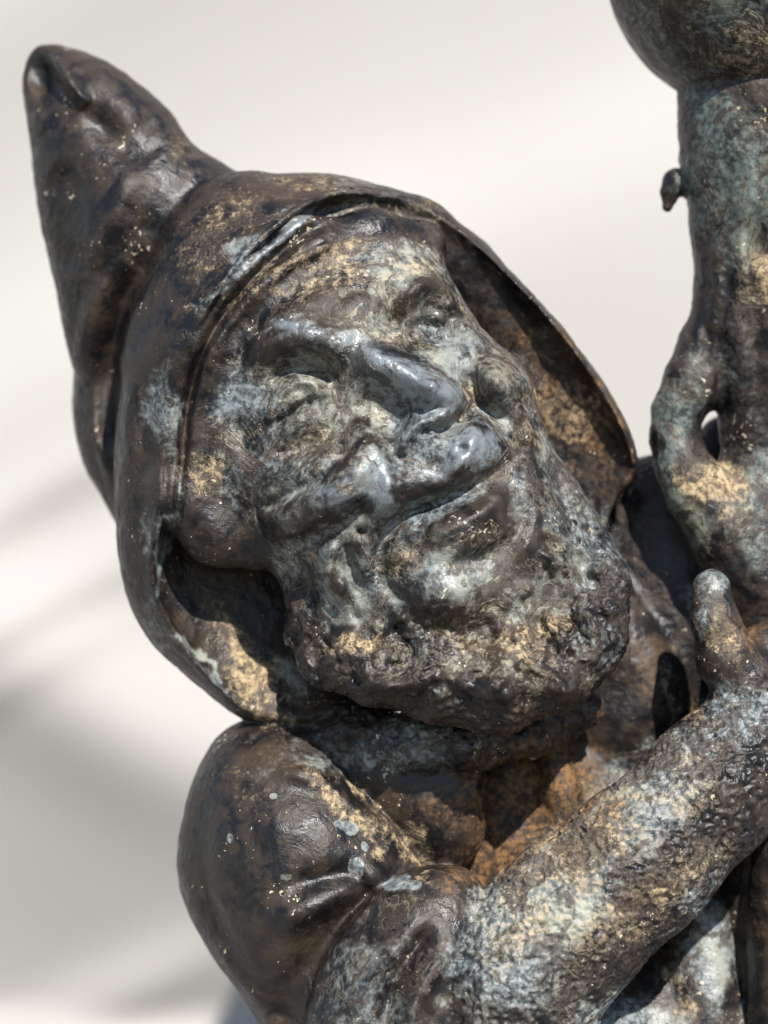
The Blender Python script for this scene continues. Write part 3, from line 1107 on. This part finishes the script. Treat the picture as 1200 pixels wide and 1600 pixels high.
verd = np.maximum(verd, spots([(548, 1292, 17, 14, 20, 1.5), (558, 1352, 13, 16, 0, 1.5), (630, 1380, 26, 10, -12, 1.5), (572, 1322, 6, 6, 0, 1.4), (445, 1368, 9, 5, 0, 1.4),
                             (360, 1310, 7, 6, 0, 1.3), (640, 1145, 16, 12, 0, 1.3), (585, 1178, 14, 20, 0, 1.2), (430, 1240, 6, 5, 0, 1.3), (905, 628, 12, 4, -30, 1.5)], 14., 4.))
rust = spots([(850, 1260, 120, 110, 0, .95), (770, 1340, 80, 40, -20, 1.), (690, 1260, 80, 60, 0, .5), (880, 620, 80, 190, -38, .7), (1030, 1060, 50, 110, -10, .42), (1040, 900, 60, 90, 0, .3),
              (780, 420, 120, 30, 40, .25), (1180, 1000, 40, 30, 0, .6), (1190, 1460, 20, 60, 0, .4)])
wear = spots([(610, 578, 110, 30, 27, .95), (490, 525, 70, 16, 20, .85), (694, 612, 26, 24, 0, .95), (598, 765, 22, 76, -8, .95), (535, 770, 56, 32, -30, .75),
              (745, 695, 48, 38, 0, .8), (690, 738, 50, 20, -30, .65), (565, 480, 30, 40, 0, .5), (450, 362, 90, 8, -42, .8), (790, 590, 36, 36, 0, .45), (330, 1060, 80, 7, 42, .6), (700, 900, 50, 30, 0, .4)], 10.)
gen = soft(fbm(V, 150, 3, off=50), -.1, .5) * .18
facew = soft(-face_base(V[:, 0], V[:, 1], V[:, 2]), -25, 0) * (V[:, 2] > 70)
verd = np.maximum(verd, facew * (.60 + .34 * fbm(V, 70, 2, off=77)))
dust = np.maximum(dust, facew * (.26 + .5 * fbm(V, 60, 2, off=88)))
dust = np.clip(dust + gen * .6, 0, 1.1)
patina = np.stack([dust, np.clip(verd + gen * .5, 0, 1.1), rust, np.clip(wear, 0, 1)], 1)

base = Vector((0.02, 0.0, FLOOR))
gn = thing("gnome_statue", "dark weathered bronze statue of a hooded gnome tilting his grinning bearded face", "statue", base)
split(V2, Q, lab, TREE, NAMES, M_BRONZE, {"patina": patina}, gn, np.array(base))
print("gnome", round(time.time() - T0, 1))

# ------------------------------------------------------------------ the lamp he holds
globe = Ball(1182, -62, -30, 238, 238, 238)
stem = Turned(1188, -30, [(60, 118), (132, 124), (142, 131), (160, 130), (250, 126), (330, 113), (420, 105), (490, 102), (560, 88), (640, 68), (700, 62), (760, 74), (850, 84), (1000, 80), (1300, 74), (1900, 78), (1990, 110), (2005, 120)])
loop = Tube([(1140, 470, -24, 44), (1112, 540, -14, 50), (1084, 598, -4, 47), (1058, 642, 2, 38), (1054, 685, 6, 36), (1066, 728, 10, 41), (1092, 770, 14, 50), (1130, 815, 10, 62), (1180, 900, -10, 76)], 14)
screw = Tube([(1075, 292, -40, 20), (1056, 284, -36, 20), (1047, 302, -34, 15), (1043, 322, -34, 9)], 6)
bulge = Tube([(1195, 425, 66, 26), (1215, 470, 60, 22)], 10)
R = Relief(40)
st, bl = R.stroke, R.blob
for k in range(26):
    x = brng.uniform(1085, 1200); y0 = brng.uniform(150, 480)
    st([(x, y0), (x + brng.uniform(-12, 12), y0 + 60), (x + brng.uniform(-14, 14), y0 + brng.uniform(100, 190))], brng.uniform(7, 13), brng.uniform(-7, 7), .3)
bl(1186, 380, 18, 34, -26)
st([(1120, 500), (1128, 580), (1125, 650)], 14, -14)
st([(1150, 480), (1160, 600), (1165, 720)], 16, 10)
lamp_relief = R.done()


def lamp(x, y, d, labels=False):
    dd = d - lamp_relief(x, y) * front_w(d, -20, 40)
    a = globe(x, y, d); a = np.maximum(a, -330 - y)
    b = stem(x, y, dd); c = loop(x, y, dd); e = screw(x, y, d)
    b2 = smin(b, bulge(x, y, d), 14)
    f = smin(smin(b2, c, 26), e, 5)
    f = smin(f, a, 3)
    if labels:
        return f, np.stack([a, b2, c, e]).argmin(0)
    return f


V, Q = sculpt(lamp, (900, -310, -290), (1460, 2025, 260), 9.0)
lab = par(lambda x, y, d: lamp(x, y, d, True)[1], V)
N = vnormals(V, Q)
if np.mean((N * (V - V.mean(0))).sum(1)) < 0:
    N = -N
px = 600 + (V[:, 0] - 600) * DC / (DC - V[:, 2]); py = 800 + (V[:, 1] - 800) * DC / (DC - V[:, 2])
wn1 = fbm(V, 60, 3, off=3.1); wn2 = fbm(V, 60, 3, off=9.7)
disp = (1.6 * fbm(V, 16, 3, .6) + 3.4 * fbm(V, 50, 3, .5, off=4)) * np.where(lab == 0, .25, 1)
V2 = V + N * disp[:, None]
dust = spots([(1110, 755, 60, 34, 10, .95), (1190, 430, 26, 40, 0, 1.), (1150, 800, 70, 60, 0, .5), (1100, 75, 120, 20, 35, .55), (1180, 80, 90, 40, 0, .6)])
verd = spots([(1110, 240, 50, 120, 0, .95), (1160, 300, 50, 120, 0, .85), (1045, 690, 30, 130, 0, .95), (1080, 600, 30, 60, 0, .7), (1180, 820, 50, 90, 0, .8), (1060, 800, 30, 60, -30, .8),
              (1150, 560, 40, 120, 0, .55), (1130, 180, 60, 30, 0, .6), (1150, 40, 170, 110, 0, .4)])
rust = spots([(1160, 860, 60, 40, 0, .3), (1110, 540, 30, 60, 0, .2)])
wear = spots([(1100, 160, 40, 12, 0, .5), (1130, 180, 30, 14, 0, .5)])
gen = soft(fbm(V, 150, 3, off=50), -.1, .5) * .3
patina = np.stack([dust + gen * .3, verd + gen, rust, wear], 1)
base = Vector(((1188 - 600) * S, 30 * S, FLOOR))
lp = thing("lamp_post", "greenish bronze lamp post with a round globe, gripped by the gnome's hand", "lamp", base)
split(V2, Q, lab, {3: 1}, ["globe", "stem", "loop_handle", "set_screw"], M_LAMP, {"patina": patina}, lp, np.array(base))
print("done", round(time.time() - T0, 1))
